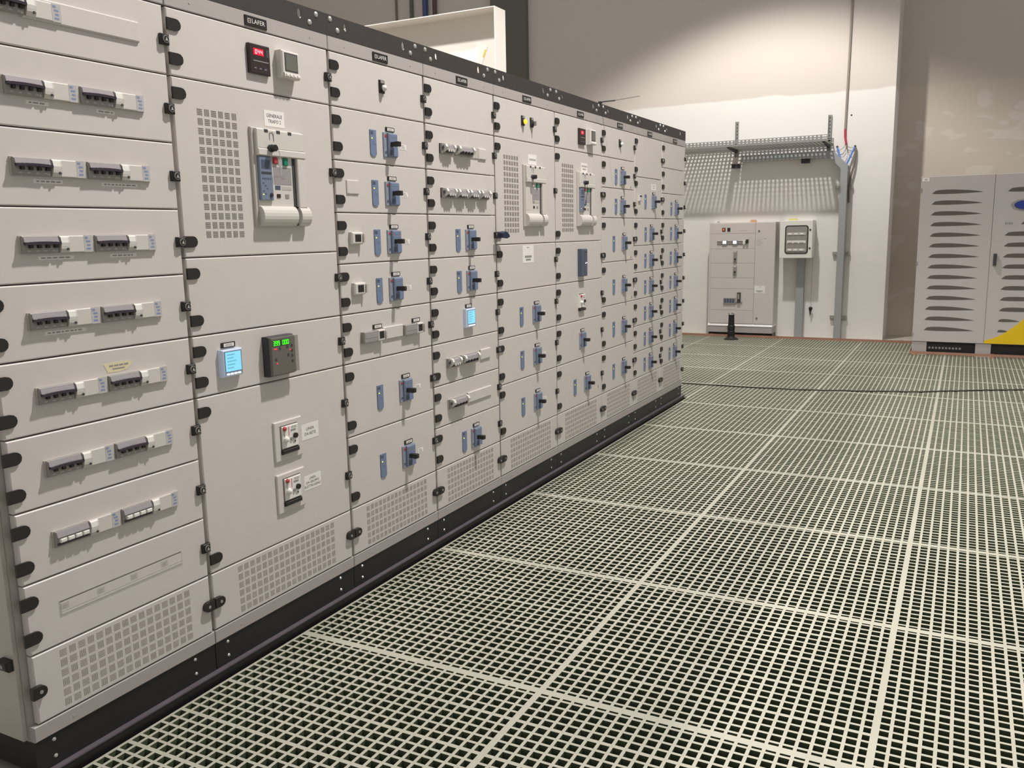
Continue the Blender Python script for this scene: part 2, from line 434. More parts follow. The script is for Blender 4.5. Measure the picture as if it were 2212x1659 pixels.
cabs = []; PAN = {}
for i in range(9):
    y0 = YC[i]; w = YC[i+1]-y0
    nm = 'switchboard_cabinet'
    t = thing(nm, (0, y0, 0.034), LABELS[i], 'cabinet', 'switchboard columns standing in one row')
    cabs.append(t); zb = 0.034
    b = MB(); b.box(-DEP, -0.024, 0.0005, w-0.0005, 0.129-zb, 2.229-zb, paint2); b.build('body', t)
    b = MB(); b.cbox(-0.024, 0.0, 0.0015, w-0.0015, 2.1776-zb, 2.229-zb, rail_m, 0.002)
    b.cyl(0.10, 2.203-zb, 0.004, 0, 0.001, zinc, 8); b.cyl(w-0.10, 2.203-zb, 0.004, 0, 0.001, zinc, 8); b.build('top_rail', t)
    b = MB(); b.cbox(-0.024, 0.0, 0.0015, w-0.0015, 0.129-zb, 0.1736-zb, rail_m, 0.002); b.cyl(0.12, 0.150-zb, 0.004, 0, 0.001, zinc, 8); b.build('bottom_rail', t)
    b = MB(); b.box(-DEP, -0.006, 0.0015, w-0.0015, 0.0, 0.095, black2); b.build('plinth', t)
    for yb in (0.058, w-0.087):
        for z in (0.110, 0.060):
            place('bolt', shared('pbolt', lambda: MB().dome(0, 0, 0.0062, 0, 0.004, zinc, 8, 2).mesh('bolt')), t, (-0.006, yb, z-zb))
    tb = place('top_bar', bar_mesh(w-0.0006, i == 0, i == 8), t, (0.0, 0.0003, 2.229-zb))
    for yb, z in (([] if i == 0 else [(0.021, 2.290), (0.063, 2.256)]) + ([] if i == 8 else [(w-0.059, 2.290), (w-0.097, 2.256)])):
        place('bolt', shared('tbolt', lambda: MB().dome(0, 0, 0.0105, 0, 0.006, zinc, 10, 3).mesh('bolt')), tb, (0.0, yb, z-2.229))
    # name plate
    un = {1: 0.333, 4: 0.326, 5: 0.328}.get(i, 0.280)
    b = MB(); b.cbox(0, 0.004, 0, 0.103, -0.0165, 0.0165, black, 0.001)
    b.box(0.004, 0.0046, 0.011, 0.026, -0.0075, 0.0075, cream2); b.box(0.0046, 0.005, 0.0145, 0.0225, 0.001, 0.0045, black); b.box(0.0046, 0.005, 0.0145, 0.0225, -0.0045, -0.001, black)
    b.text('LAFER', 0.061, 0, 0.0205, 0.0046, white, 1.12)
    me = shared('plate', lambda b=b: b.mesh('name_plate'))
    if i > 0: place('name_plate', me, t, (0.0, un, 2.2005-zb))
    rows = ROWS[i]
    for a, c in zip(rows[:-1], rows[1:]):
        h = (a-c)*M
        p = MB().cbox(-0.022, 0.0, 0.0185 if i == 0 else 0.0045, w-0.0085, 0.002, h-0.002, paint, 0.0032).build('door_panel', t, (0, 0, ZP+c*M-zb))
        PAN[(i, c)] = p
        if c == 0:
            place('screw_lug', LUGL, p, (0, 0, 0.098)); place('screw_lug', LUGR, p, (0, w, 0.098))
            nc = 18 if w > 0.7 else 16
            if i == 8: nc = 16
            v = place('vent_slots', shared(('vent', nc, 6), lambda: vent_mesh(nc, 6, gap_m=gap_l, w=0.0029)), p, (0, (w-nc*0.0294)/2+0.003, 0.012)); v['kind'] = 'stuff'
        else:
            place('hinge', HINGE, p, (0, 0, M)); place('hinge', HINGE, p, (0, 0, h-M))
            for lm in ([13, 7] if (i, c) == (1, 4) else [math.floor((a+c)/2+0.5)]):
                place('latch', LATCH, p, (0, w, (lm-c)*M))

# end panel facing the near side
b = MB(); b.box(-DEP+0.01, -0.03, -0.012, 0.0, 0.10, 2.19, cream2)
b.build('side_panel', cabs[0], (0, 0, 0))
b = MB(); b.cbox(0, 0.02, -0.02, 0.02, -0.016, 0.016, black, 0.006); b.cyl(0, 0, 0.006, 0.02, 0.022, greyp, 8)
o = b.build('side_latch', cabs[0], (-0.055, -0.012, 0.325)); o.rotation_euler = (0, 0, -math.pi/2)

def sub(name, me, key, u, v, kind=None):
    """device on the door panel key=(column, bottom module); u from the column's left edge, v in modules"""
    o = place(name, me, PAN[key], (0.0, u, (v-key[1])*M))
    if kind: o['kind'] = kind
    return o

# ---- device meshes
def mccb_mesh():
    b = MB(); b.cbox(0, 0.006, 0, 0.094, 0, 0.100, blue_e, 0.002)
    b.cbox(0.006, 0.016, 0.022, 0.088, 0.003, 0.098, blue, 0.004)
    b.box(0.016, 0.0163, 0.028, 0.050, 0.008, 0.030, blue_d); b.box(0.016, 0.019, 0.052, 0.082, 0.006, 0.040, blue_l)
    b.box(0.016, 0.0166, 0.028, 0.078, 0.046, 0.072, blue_l); b.cyl(0.014, 0.086, 0.006, 0.006, 0.0075, red, 8)
    b.cyl(0.012, 0.020, 0.005, 0.006, 0.008, blue_d, 8); b.box(0.016, 0.0164, 0.030, 0.076, 0.082, 0.092, blue_l); return b.mesh('circuit_breaker')
def lever_mesh():
    b = MB(); b.box(0.015, 0.050, -0.009, 0.009, -0.009, 0.009, black); b.cbox(0.036, 0.058, -0.0105, 0.0105, -0.010, 0.010, black, 0.003); return b.mesh('breaker_lever')
def strip_mesh():
    a = [math.radians(x) for x in (180, 210, 240, 270, 300, 330, 360)]
    pts = [(0.0205+0.0205*math.cos(t), 0.012+0.012*math.sin(t)) for t in a] + [(0.041, 0.106), (0, 0.106)]
    b = MB(); b.prism(pts, 0, 0.004, blue_l); b.box(0.004, 0.0046, 0.004, 0.020, 0.088, 0.100, blue_d); b.box(0.004, 0.0046, 0.018, 0.036, 0.050, 0.062, blue)
    b.dome(0.011, 0.072, 0.0034, 0.004, 0.003, e_yel, 8, 2); return b.mesh('release_strip')
def tag_mesh():
    b = MB(); b.box(0, 0.005, 0, 0.060, 0, 0.0175, black); b.box(0.005, 0.0056, 0.008, 0.054, 0.003, 0.0145, paper)
    for k in range(2): b.box(0.0056, 0.006, 0.014, 0.046, 0.0055+k*0.0045, 0.0072+k*0.0045, greyp)
    return b.mesh('name_tag')
def lab_mesh():
    b = MB(); b.box(0, 0.0008, 0, 0.044, 0, 0.021, paper)
    for k in range(3): b.box(0.0008, 0.0011, 0.006, 0.036-0.004*k, 0.004+k*0.006, 0.0062+k*0.006, greyp)
    return b.mesh('paper_label')
MCCB, LEVER, STRIP, TAG, LAB = mccb_mesh(), lever_mesh(), strip_mesh(), tag_mesh(), lab_mesh()
def mccb(key, u, vtop, us=None, tagit=True, lab=False):
    sub('circuit_breaker', MCCB, key, u, vtop-2.0); sub('breaker_lever', LEVER, key, u+0.042, vtop-0.95)
    if us is not None: sub('release_strip', STRIP, key, us, vtop-2.06)
    if tagit: sub('name_tag', TAG, key, u+0.021, vtop+0.10)
    if lab: sub('paper_label', LAB, key, u+0.126, vtop-1.22)
for r in (32, 28, 24, 20): mccb((2, r), 0.327, r+2.62, 0.237, True, True)
mccb((2, 10), 0.371, 13.6, 0.208, True, True); mccb((2, 4), 0.373, 7.6, 0.209, True, True)
for r in (24, 20): mccb((3, r), 0.327, r+2.6, 0.237)
mccb((3, 4), 0.331, 6.65, 0.243)
mccb((4, 15), 0.411, 18.0, 0.251, True, True); mccb((4, 10), 0.413, 13.1, 0.252, True, True); mccb((4, 4), 0.413, 7.75, 0.254, True, True)
mccb((5, 10), 0.343, 13.4); mccb((5, 4), 0.421, 7.5, 0.249)
for r in (32, 28): mccb((6, r), 0.335, r+2.56, 0.237)
for r, vt in ((22, 25.48), (16, 19.5), (10, 13.55), (4, 7.55)): mccb((6, r), 0.371, vt, 0.197)
mccb((7, 28), 0.385, 31.5, 0.222)
for r in (24, 20, 16, 12, 8, 4): mccb((7, r), 0.337, r+2.65, 0.230)
for r in (28, 24, 20, 16, 12, 8, 4): mccb((8, r), 0.339, r+2.65, 0.231)

# ---- modular breaker units (column 1)
def unit_mesh(dark=True):
    b = MB(); b.box(0, 0.008, 0, 0.2155, -0.0235, 0.0235, cream2)                        # window plate
    b.cbox(0.008, 0.018, 0.003, 0.107, -0.0225, 0.0225, greyp, 0.003)                    # four-pole breaker
    b.prism_y([(0.018, 0.004), (0.026, 0.005), (0.0185, 0.0215), (0.018, 0.0215)], 0.006, 0.104, cover_m)
    if dark:
        n = 8
        for k in range(n):
            u0, u1 = 0.006+0.100*k/n, 0.006+0.100*(k+1)/n; s = 0.002*math.sin(math.pi*(k+.5)/n)
            b.box(0.018, 0.034, u0, u1, -0.001+s, 0.006+s, purple)
        for k in range(4): b.box(0.018, 0.027, 0.019+k*0.0235, 0.029+k*0.0235, -0.009, -0.001, black)
    else:
        for k in range(4): b.cbox(0.018, 0.030, 0.012+k*0.0235, 0.031+k*0.0235, -0.010, 0.001, white, 0.002)
        b.box(0.018, 0.022, 0.006, 0.104, -0.017, -0.011, purple)
    for k in range(4): b.box(0.018, 0.0185, 0.015+k*0.0235, 0.024+k*0.0235, -0.018, -0.0145, cream2)
    b.prism_y([(0.008, -0.0225), (0.019, -0.0225), (0.026, -0.012), (0.028, 0.004), (0.025, 0.018), (0.018, 0.0225), (0.008, 0.0225)], 0.108, 0.134, cream)
    b.prism_y([(0.027, -0.006), (0.0295, 0.004), (0.0265, 0.018), (0.022, 0.0205)], 0.108, 0.129, white)
    b.cyl(0.127, -0.013, 0.0035, 0.022, 0.028, ink, 8)
    b.cbox(0.008, 0.016, 0.134, 0.184, -0.0225, 0.0225, cream, 0.002)
    b.box(0.008, 0.015, 0.184, 0.210, -0.0225, 0.0225, clear_b)
    for k in range(3): b.box(0.015, 0.0154, 0.190+0.003*(k % 2), 0.203, -0.016+k*0.010, -0.011+k*0.010, print_b)
    b.box(0.008, 0.010, 0.210, 0.2155, -0.0235, 0.0235, cream)
    b.box(0.015, 0.0154, 0.187, 0.196, 0.013, 0.019, print_b)
    b.v = [(x*0.74, y, z) for x, y, z in b.v]
    return b.mesh('modular_breaker')
UNIT, UNITW = unit_mesh(True), unit_mesh(False)
def small_label(w, seed):
    rnd = random.Random(seed); b = MB(); b.box(0, 0.0006, 0, w, 0, 0.010, paper_y if seed == 0 else paper)
    x = 0.008
    while x < w-0.012:
        l = rnd.uniform(0.006, 0.016); l = min(l, w-0.006-x); b.box(0.0006, 0.0009, x, x+l, 0.0032, 0.0068, greyp); x += l+0.004
    return b.mesh('paper_label')
for r in (32, 28, 24, 20, 16, 12, 8):
    me = UNITW if r == 8 else UNIT
    sub('modular_breaker', me, (0, r), 0.114, r+2.03); sub('modular_breaker', me, (0, r), 0.3305, r+2.03)
for k, (r, u, w) in enumerate(((32, 0.178, 0.065), (32, 0.385, 0.06), (28, 0.175, 0.085), (28, 0.38, 0.12), (24, 0.165, 0.105), (24, 0.385, 0.09), (20, 0.16, 0.125))):
    sub('paper_label', small_label(w, k+1), (0, r), u, r+1.22)
# top row: one breaker and a long blank cover
sub('modular_breaker', UNIT, (0, 36), -0.026+0.114, 38.03)
b = MB(); b.cbox(0, 0.008, 0, 0.36, -0.028, 0.028, paint, 0.003); sub('blank_cover', b.mesh('blank_cover'), (0, 36), 0.190, 38.06)
# row 4-8: blanking strip flush with the panel
b = MB(); b.box(0, 0.0006, 0, 0.431, -0.024, 0.024, cream2); b.box(0.0006, 0.001, 0.003, 0.428, 0.0185, 0.0215, gap_m)
b.box(0.0006, 0.0014, 0.004, 0.427, -0.018, 0.017, paint)
for u in (0.005, 0.12, 0.235, 0.35): b.box(0.0014, 0.0018, u, u+0.024, -0.004, 0.014, cream2); b.box(0.0018, 0.002, u+0.005, u+0.017, -0.001, 0.009, paint2)
b.box(0.0014, 0.0018, 0.004, 0.43, -0.010, -0.0085, cream2)
sub('blank_cover', b.mesh('blank_cover'), (0, 4), 0.113, 6.0)
# worn sticker
b = MB(); b.prism([(0, 0.027), (0.012, 0.001), (0.05, 0), (0.078, 0.004), (0.094, 0.016), (0.099, 0.027), (0.06, 0.029)], 0, 0.0007, paper_y)
for k in range(4): b.box(0.0007, 0.001, 0.018+k*0.017, 0.032+k*0.017, 0.017, 0.022, greyp)
b.box(0.0007, 0.001, 0.028, 0.07, 0.008, 0.012, greyp)
o = sub('worn_sticker', b.mesh('worn_sticker'), (0, 16), 0.328, 18.62); o['label'] = 'torn yellowed paper sticker'

# ---- air circuit breakers
def acb_mesh(blue_unit):
    b = MB(); b.cbox(0, 0.010, 0, 0.258, 0, 0.333, cream2, 0.003)
    b.cbox(0.010, 0.022, 0.014, 0.255, 0.264, 0.329, cream, 0.003)
    for u in (0.052, 0.112, 0.170): b.box(0.020, 0.0226, u, u+0.018, 0.318, 0.3285, ink)
    b.cbox(0.010, 0.026, 0.014, 0.255, 0.240, 0.264, cream, 0.003)
    b.box(0.010, 0.012, 0.014, 0.252, 0.066, 0.240, cream)
    b.tube([(0.0225, 0.076, 0.295), (0.0235, 0.077, 0.318), (0.0235, 0.087, 0.322), (0.0235, 0.095, 0.315), (0.0225, 0.096, 0.290)], 0.0012, greyp, 6)
    if blue_unit:
        b.cbox(0.012, 0.022, 0.018, 0.082, 0.090, 0.237, blue, 0.003); b.box(0.022, 0.0226, 0.028, 0.074, 0.196, 0.226, blue_d)
        b.box(0.022, 0.0226, 0.026, 0.074, 0.178, 0.186, ink)
        for k in range(5): b.box(0.022, 0.0226, 0.030+0.009*k, 0.035+0.009*k, 0.160, 0.166, blue_d); b.box(0.022, 0.0226, 0.030+0.009*(k % 3), 0.036+0.009*(k % 3), 0.146-k*0.009, 0.150-k*0.009, blue_d)
        b.cyl(0.068, 0.108, 0.007, 0.022, 0.026, purple, 10); b.dome(0.030, 0.109, 0.003, 0.022, 0.002, e_yel, 8, 2)
    else:
        b.box(0.012, 0.0126, 0.018, 0.082, 0.09, 0.237, cream)
    b.cbox(0.012, 0.019, 0.096, 0.116, 0.216, 0.238, red if blue_unit else cream2, 0.002)
    b.cbox(0.012, 0.019, 0.146, 0.168, 0.212, 0.238, green, 0.002)
    b.box(0.012, 0.0128, 0.096, 0.186, 0.146, 0.206, lilac)
    b.box(0.0128, 0.0132, 0.100, 0.130, 0.172, 0.176, greyp); b.box(0.0128, 0.0132, 0.134, 0.152, 0.166, 0.180, greyp)
    b.box(0.012, 0.013, 0.100, 0.126, 0.128, 0.142, blue_d if blue_unit else greyp); b.box(0.012, 0.0128, 0.134, 0.184, 0.128, 0.140, cream2)
    b.box(0.012, 0.014, 0.106, 0.124, 0.100, 0.113, brown); b.box(0.012, 0.014, 0.150, 0.168, 0.100, 0.113, greyp)
    b.box(0.012, 0.0128, 0.192, 0.208, 0.052, 0.240, ink)
    b.cbox(0.010, 0.024, 0.209, 0.254, 0.066, 0.240, cream, 0.003)
    def roll(u0, u1, rr):
        n = 10; pts = [(0.010+rr*0.72*math.sin(math.pi*k/n), 0.036-rr*math.cos(math.pi*k/n)) for k in range(n+1)]
        b.prism_y(pts, u0, u1, cream)
    roll(0.016, 0.190, 0.035); roll(0.209, 0.262, 0.035); b.box(0.010, 0.014, 0.190, 0.209, 0.004, 0.066, ink)
    return b.mesh('air_circuit_breaker')
def knob_mesh():
    return MB().cyl(0, 0, 0.013, 0, 0.012, ink, 12).cyl(0, 0, 0.0115, 0.012, 0.026, black, 12).mesh('lock_knob')
KNOB = knob_mesh()
ACB_B, ACB_P = acb_mesh(True), acb_mesh(False)
for (i, me) in ((1, ACB_B), (4, ACB_P), (5, ACB_B)):
    u0 = 0.317 if i == 1 else 0.310
    sub('air_circuit_breaker', me, (i, 25), u0, 26.93 - (0.06 if i > 1 else 0)); k = sub('lock_knob', KNOB, (i, 25), u0+0.074, 32.24); k.location.x = 0.024
# string and key hanging from the first knob
b = MB(); b.tube([(0.040, 0.0, 0), (0.042, 0.018, 0.006), (0.042, 0.026, -0.015), (0.040, 0.028, -0.04)], 0.0013, cream, 6)
b.box(0.038, 0.040, 0.020, 0.037, -0.058, -0.036, zinc); b.box(0.038, 0.040, 0.026, 0.031, -0.090, -0.058, zinc)
sub('key', b.mesh('key'), (1, 25), 0.391, 32.24)
b = MB(); b.tube([(0.040, 0.0, 0), (0.041, 0.006, -0.03), (0.030, 0.008, -0.12)], 0.0012, ink, 6); b.box(0.030, 0.033, 0.000, 0.014, -0.135, -0.105, blue_d)
sub('key', b.mesh('key'), (5, 25), 0.384, 32.2)

# big vents beside the air breakers
for i in (1, 4, 5):
    v = sub('vent_slots', shared('bigvent', lambda: vent_mesh(6, 14)), (i, 25), 0.093 if i == 1 else 0.089, 26.15); v['kind'] = 'stuff'

# ---- printed labels
def print_label(w, h, lines, size, m=paper, sx=1.0):
    b = MB(); b.box(0, 0.0008, 0, w, 0, h, m)
    for t, v in lines: b.text(t, w/2, v, size, 0.0011, ink, sx)
    return b.mesh('printed_label')
sub('printed_label', print_label(0.100, 0.054, [('GENERALE', 0.036), ('TRAFO 2', 0.017)], 0.0165), (1, 25), 0.397, 33.8)
sub('printed_label', print_label(0.098, 0.060, [('LINEA', 0.040), ('DA RETE', 0.021)], 0.0165), (1, 4), 0.487, 11.02)
sub('printed_label', print_label(0.098, 0.056, [('LINEA', 0.043), ('DA GRUPPO', 0.028), ('ELETTROGENO', 0.013)], 0.0135), (1, 4), 0.485, 7.1)
def dash_label(w, h, rows):
    b = MB(); b.box(0, 0.0008, 0, w, 0, h, paper)
    for u0, u1, v in rows:
        k = 0; u = u0
        while u < u1-0.004: b.box(0.0008, 0.0011, u, u+0.0065, v, v+0.010, greyp); u += 0.0095
    return b.mesh('printed_label')
sub('printed_label', dash_label(0.103, 0.055, [(0.012, 0.096, 0.022)]), (4, 25), 0.386, 33.64)
sub('printed_label', dash_label(0.100, 0.058, [(0.010, 0.092, 0.033), (0.022, 0.074, 0.015)]), (5, 25), 0.389, 33.56)
b = MB(); b.box(0, 0.0008, 0, 0.137, 0, 0.096, paper); b.box(0.0008, 0.0011, 0.05, 0.08, 0.082, 0.086, greyp)
b.box(0.0008, 0.0011, 0.025, 0.11, 0.028, 0.040, greyp); b.box(0.0008, 0.0011, 0.038, 0.098, 0.012, 0.022, greyp)
sub('printed_label', b.mesh('printed_label'), (4, 20), 0.300, 22.88)
b = MB(); b.box(0, 0.0006, 0, 0.11, 0, 0.044, paper); b.box(0.0006, 0.0009, 0.02, 0.09, 0.030, 0.034, greyp); b.box(0.0006, 0.0009, 0.035, 0.075, 0.014, 0.019, greyp)
sub('printed_label', b.mesh('printed_label'), (7, 28), 0.384, 32.3)
for (i, r, u, v) in ((6, 32, 0.49, 32.2), (6, 22, 0.50, 22.25), (6, 16, 0.52, 16.4), (5, 4, 0.60, 5.2)):
    b = MB()
    for k in range(3): b.box(0, 0.0006, 0.03*k, 0.03*k+0.018, 0, 0.014, paper_y if k < 2 else greyp)
    sub('small_sticker', b.mesh('small_sticker'), (i, r), u, v)

# ---- top row meters
def regulator_mesh(digits):
    b = MB(); b.cbox(0, 0.014, 0, 0.098, 0, 0.096, brown, 0.003)
    b.box(0.014, 0.0146, 0.018, 0.066, 0.060, 0.082, e_redglow)
    b.seg7(digits, 0.026, 0.064, 0.0085, 0.014, 0.0146, e_pink, 1.5)
    for k in range(3): b.box(0.014, 0.0145, 0.016+0.024*k, 0.032+0.024*k, 0.012, 0.024, purple); b.box(0.0145, 0.0148, 0.018+0.024*k, 0.028+0.024*k, 0.0165, 0.019, greyp)
    b.box(0.014, 0.0145, 0.078, 0.090, 0.058, 0.084, ink); b.box(0.014, 0.0145, 0.016, 0.088, 0.040, 0.043, greyp)
    return b.mesh('power_regulator')
sub('power_regulator', regulator_mesh('044'), (1, 36), 0.333, 37.12); sub('power_regulator', regulator_mesh('11'), (5, 36), 0.338, 36.9)
def meter_mesh():
    b = MB(); b.cbox(0, 0.030, 0, 0.092, 0, 0.092, cream, 0.005); b.box(0.030, 0.031, 0.014, 0.080, 0.022, 0.084, ink); b.box(0.031, 0.0315, 0.018, 0.076, 0.026, 0.080, lcd)
    b.prism_y([(0.028, 0.002), (0.036, 0.004), (0.034, 0.016), (0.030, 0.018)], 0.006, 0.088, cream)
    for k in range(4): b.cbox(0.034, 0.0385, 0.012+k*0.019, 0.024+k*0.019, 0.005, 0.0125, white, 0.001)
    return b.mesh('panel_meter')
sub('panel_meter', meter_mesh(), (1, 36), 0.471, 37.18); sub('panel_meter', shared('pm2', meter_mesh), (5, 36), 0.475, 37.05)
def pilot_mesh(lens, selector=False):
    b = MB(); b.cbox(0, 0.008, -0.017, 0.017, -0.026, 0.026, black, 0.003); b.box(0.008, 0.0086, -0.013, 0.011, 0.013, 0.023, greyp)
    b.cyl(0.0, -0.006, 0.0145, 0.008, 0.014, ink, 14)
    if selector: b.cyl(0, -0.006, 0.012, 0.014, 0.02, black, 14); b.box(0.02, 0.032, -0.004, 0.004, -0.018, 0.006, greyp)
    else: b.dome(0, -0.006, 0.0125, 0.014, 0.014, lens, 14, 4)
    return b.mesh('pilot_lamp')
sub('pilot_lamp', pilot_mesh(white), (2, 36), 0.332, 38.22); sub('pilot_lamp', pilot_mesh(e_amber), (4, 36), 0.322, 38.15); sub('selector_switch', pilot_mesh(None, True), (4, 36), 0.430, 38.15)
sub('pilot_lamp', pilot_mesh(white), (6, 36), 0.330, 38.15)

# ---- backlit screens, relay, motor operators
def screen_mesh():
    b = MB(); b.cbox(0, 0.020, 0, 0.092, 0, 0.092, e_halo, 0.005); b.box(0.020, 0.0205, 0.008, 0.086, 0.006, 0.086, blue)
    for k in range(5): b.box(0.021, 0.0212, 0.020, 0.048+0.006*(k % 3), 0.028+0.011*k, 0.032+0.011*k, sc_ink)
    b.box(0.0205, 0.021, 0.012, 0.082, 0.018, 0.083, e_cyan)
    for k in range(4): b.box(0.0205, 0.0225, 0.014+k*0.017, 0.026+k*0.017, 0.007, 0.012, e_white)
    return b.mesh('lit_display')
SCR = screen_mesh()
sub('lit_display', SCR, (1, 16), 0.106, 17.05); sub('name_tag', TAG, (1, 16), 0.122, 18.98)
sub('lit_display', SCR, (3, 16), 0.287, 17.06); sub('name_tag', TAG, (3, 16), 0.307, 18.98)
b = MB(); b.cbox(0, 0.028, 0, 0.132, 0, 0.142, ink, 0.004); b.cbox(0.028, 0.038, 0.004, 0.128, 0.004, 0.138, glassd, 0.003)
b.box(0.026, 0.036, 0.128, 0.146, 0.006, 0.136, greyp)
b.box(0.038, 0.0385, 0.010, 0.098, 0.107, 0.129, ink); b.seg7('399 000', 0.014, 0.110, 0.0092, 0.0165, 0.0386, e_green, 1.28)
for u, v in ((0.020, 0.098), (0.028, 0.098), (0.030, 0.046), (0.100, 0.088)): b.dome(u, v, 0.0028, 0.038, 0.002, e_red, 8, 2)
for u, v in ((0.042, 0.098), (0.080, 0.100), (0.104, 0.102), (0.104, 0.084), (0.104, 0.066), (0.104, 0.046), (0.084, 0.070), (0.02, 0.06)): b.box(0.038, 0.0386, u, u+0.010, v-0.005, v+0.005, ink)
sub('protection_relay', b.mesh('protection_relay'), (1, 16), 0.313, 16.45)
def motor_mesh(bezel):
    b = MB()
    if bezel: b.cbox(0, 0.008, 0, 0.148, 0, 0.147, paint, 0.003); b.box(0.008, 0.0084, 0.028, 0.122, 0.026, 0.130, gap_m)
    b.cbox(0.0, 0.014, 0.034, 0.120, 0.044, 0.126, white, 0.002)
    b.dome(0.046, 0.118, 0.009, 0.014, 0.010, red, 10, 3); b.box(0.014, 0.018, 0.043, 0.049, 0.092, 0.110, cream)
    b.dome(0.050, 0.078, 0.0125, 0.014, 0.016, white, 12, 4); b.box(0.014, 0.0146, 0.068, 0.0705, 0.088, 0.122, red)
    b.cyl(0.100, 0.084, 0.010, 0.014, 0.022, black, 12); b.cyl(0.080, 0.076, 0.006, 0.014, 0.019, greyp, 10); b.box(0.014, 0.0150, 0.080, 0.106, 0.104, 0.110, greyp); b.box(0.014, 0.0146, 0.084, 0.110, 0.114, 0.122, cream2); b.cyl(0.100, 0.062, 0.003, 0.014, 0.0155, ink, 8)
    b.cbox(0.0, 0.018, 0.030, 0.120, 0.024, 0.040, black, 0.003)
    return b.mesh('changeover_switch')
MOT = motor_mesh(True)
sub('changeover_switch', MOT, (1, 4), 0.336, 10.06); sub('changeover_switch', MOT, (1, 4), 0.334, 6.15)
sub('changeover_switch', motor_mesh(False), (5, 15), 0.300, 15.75); sub('name_tag', TAG, (5, 15), 0.347, 18.02)
b = MB(); b.cbox(0, 0.034, 0, 0.084, 0, 0.172, blue_d, 0.006); b.box(0.034, 0.0345, 0.034, 0.036, 0.01, 0.16, ink); b.box(0.034, 0.0345, 0.046, 0.074, 0.146, 0.156, ink)
b.dome(0.050, 0.082, 0.004, 0.034, 0.002, e_white, 8, 2); b.dome(0.068, 0.084, 0.004, 0.034, 0.002, e_white, 8, 2)
o = sub('protection_relay', b.mesh('protection_relay'), (5, 20), 0.326, 20.62); o['label'] = 'dark blue relay with two small lights'

# ---- column 3 extras
b = MB(); b.cbox(0, 0.005, 0, 0.077, 0, 0.053, paint, 0.002); sub('blank_cover', b.mesh('blank_cover'), (2, 28), 0.069, 29.47)
def relay_mesh():
    b = MB(); b.cbox(0, 0.018, 0, 0.072, 0, 0.048, cream, 0.005); b.box(0.018, 0.0186, 0.018, 0.056, 0.010, 0.039, black); b.box(0.010, 0.024, 0.066, 0.075, 0.006, 0.040, cream2); return b.mesh('earth_relay')
sub('earth_relay', relay_mesh(), (2, 24), 0.070, 25.52); sub('earth_relay', shared('er', relay_mesh), (2, 20), 0.073, 21.5)
def lbreak():
    b = MB(); b.cbox(0, 0.020, 0, 0.092, 0, 0.046, greyp, 0.003); b.box(0.020, 0.0206, 0.010, 0.090, 0.020, 0.038, lilac)
    b.cbox(0, 0.024, 0.092, 0.140, 0.0, 0.047, cream, 0.004); b.box(0.024, 0.0246, 0.098, 0.130, 0.010, 0.040, black); b.box(0.014, 0.030, 0.136, 0.144, 0.004, 0.040, cream2); return b.mesh('earth_relay')
LB = lbreak()
sub('earth_relay', LB, (2, 16), 0.116, 17.48); sub('earth_relay', LB, (2, 16), 0.410, 17.48)
b = MB(); b.cbox(0, 0.008, 0, 0.148, 0, 0.053, paint, 0.003); sub('blank_cover', b.mesh('blank_cover'), (2, 16), 0.264, 17.45)
sub('name_tag', TAG, (2, 16), 0.199, 18.5); sub('name_tag', TAG, (2, 16), 0.489, 18.48)

# ---- column 4 modular rows
def mini_mesh(w, poles, rcd_left=True):
    b = MB(); b.cbox(0, 0.016, 0, w, 0, 0.046, greyp, 0.002)
    if rcd_left:
        b.cyl(0.006, 0.028, 0.007, 0.016, 0.021, ink, 10)
        b.prism_y([(0.016, 0.008), (0.026, 0.014), (0.034, 0.030), (0.028, 0.043), (0.016, 0.045)], 0.010, 0.026, white)
    x0 = 0.026 if rcd_left else 0.004
    b.prism_y([(0.016, 0.012), (0.030, 0.016), (0.026, 0.038), (0.016, 0.043)], x0, w-0.020, lilac)
    n = poles; st = (w-0.020-x0)/n
    for k in range(n): b.box(0.026, 0.034, x0+st*(k+0.3), x0+st*(k+0.75), 0.010, 0.020, white if n < 4 else black)
    b.box(0.018, 0.030, x0, w-0.020, 0.0075, 0.011, ink)
    b.prism_y([(0.016, 0.008), (0.028, 0.014), (0.035, 0.030), (0.028, 0.043), (0.016, 0.045)], w-0.018, w-0.002, white)
    return b.mesh('modular_breaker')
m2, m3 = mini_mesh(0.105, 3), mini_mesh(0.160, 4)
base = lambda w: MB().box(0, 0.004, 0, w, 0, 0.048, cream2).mesh('breaker_rail')
for r, base_w, items in ((32, 0.36, [(m2, 0.0), (m3, 0.125)]), (28, 0.442, [(m2, 0.0), (m2, 0.110), (m2, 0.220), (m2, 0.332)]), (12, 0.32, [(m2, 0.002), (m3, 0.125)]), (8, 0.185, [(m3, 0.006)])):
    sub('breaker_rail', base(base_w), (3, r), 0.113, r+1.5)
    for me, u in items: sub('modular_breaker', me, (3, r), 0.113+u, r+1.52)
for r, u, w in ((32, 0.47, 0.078), (12, 0.440, 0.106), (8, 0.302, 0.246)):
    sub('blank_cover', MB().cbox(0, 0.008, 0, w, 0, 0.052, paint, 0.003).mesh('blank_cover'), (3, r), u, r+1.46)
b = MB(); b.cbox(0, 0.014, 0, 0.048, 0, 0.044, cream, 0.004); b.box(0.014, 0.0146, 0.004, 0.05, 0.03, 0.042, ink); sub('earth_relay', b.mesh('earth_relay'), (7, 28), 0.074, 30.5)

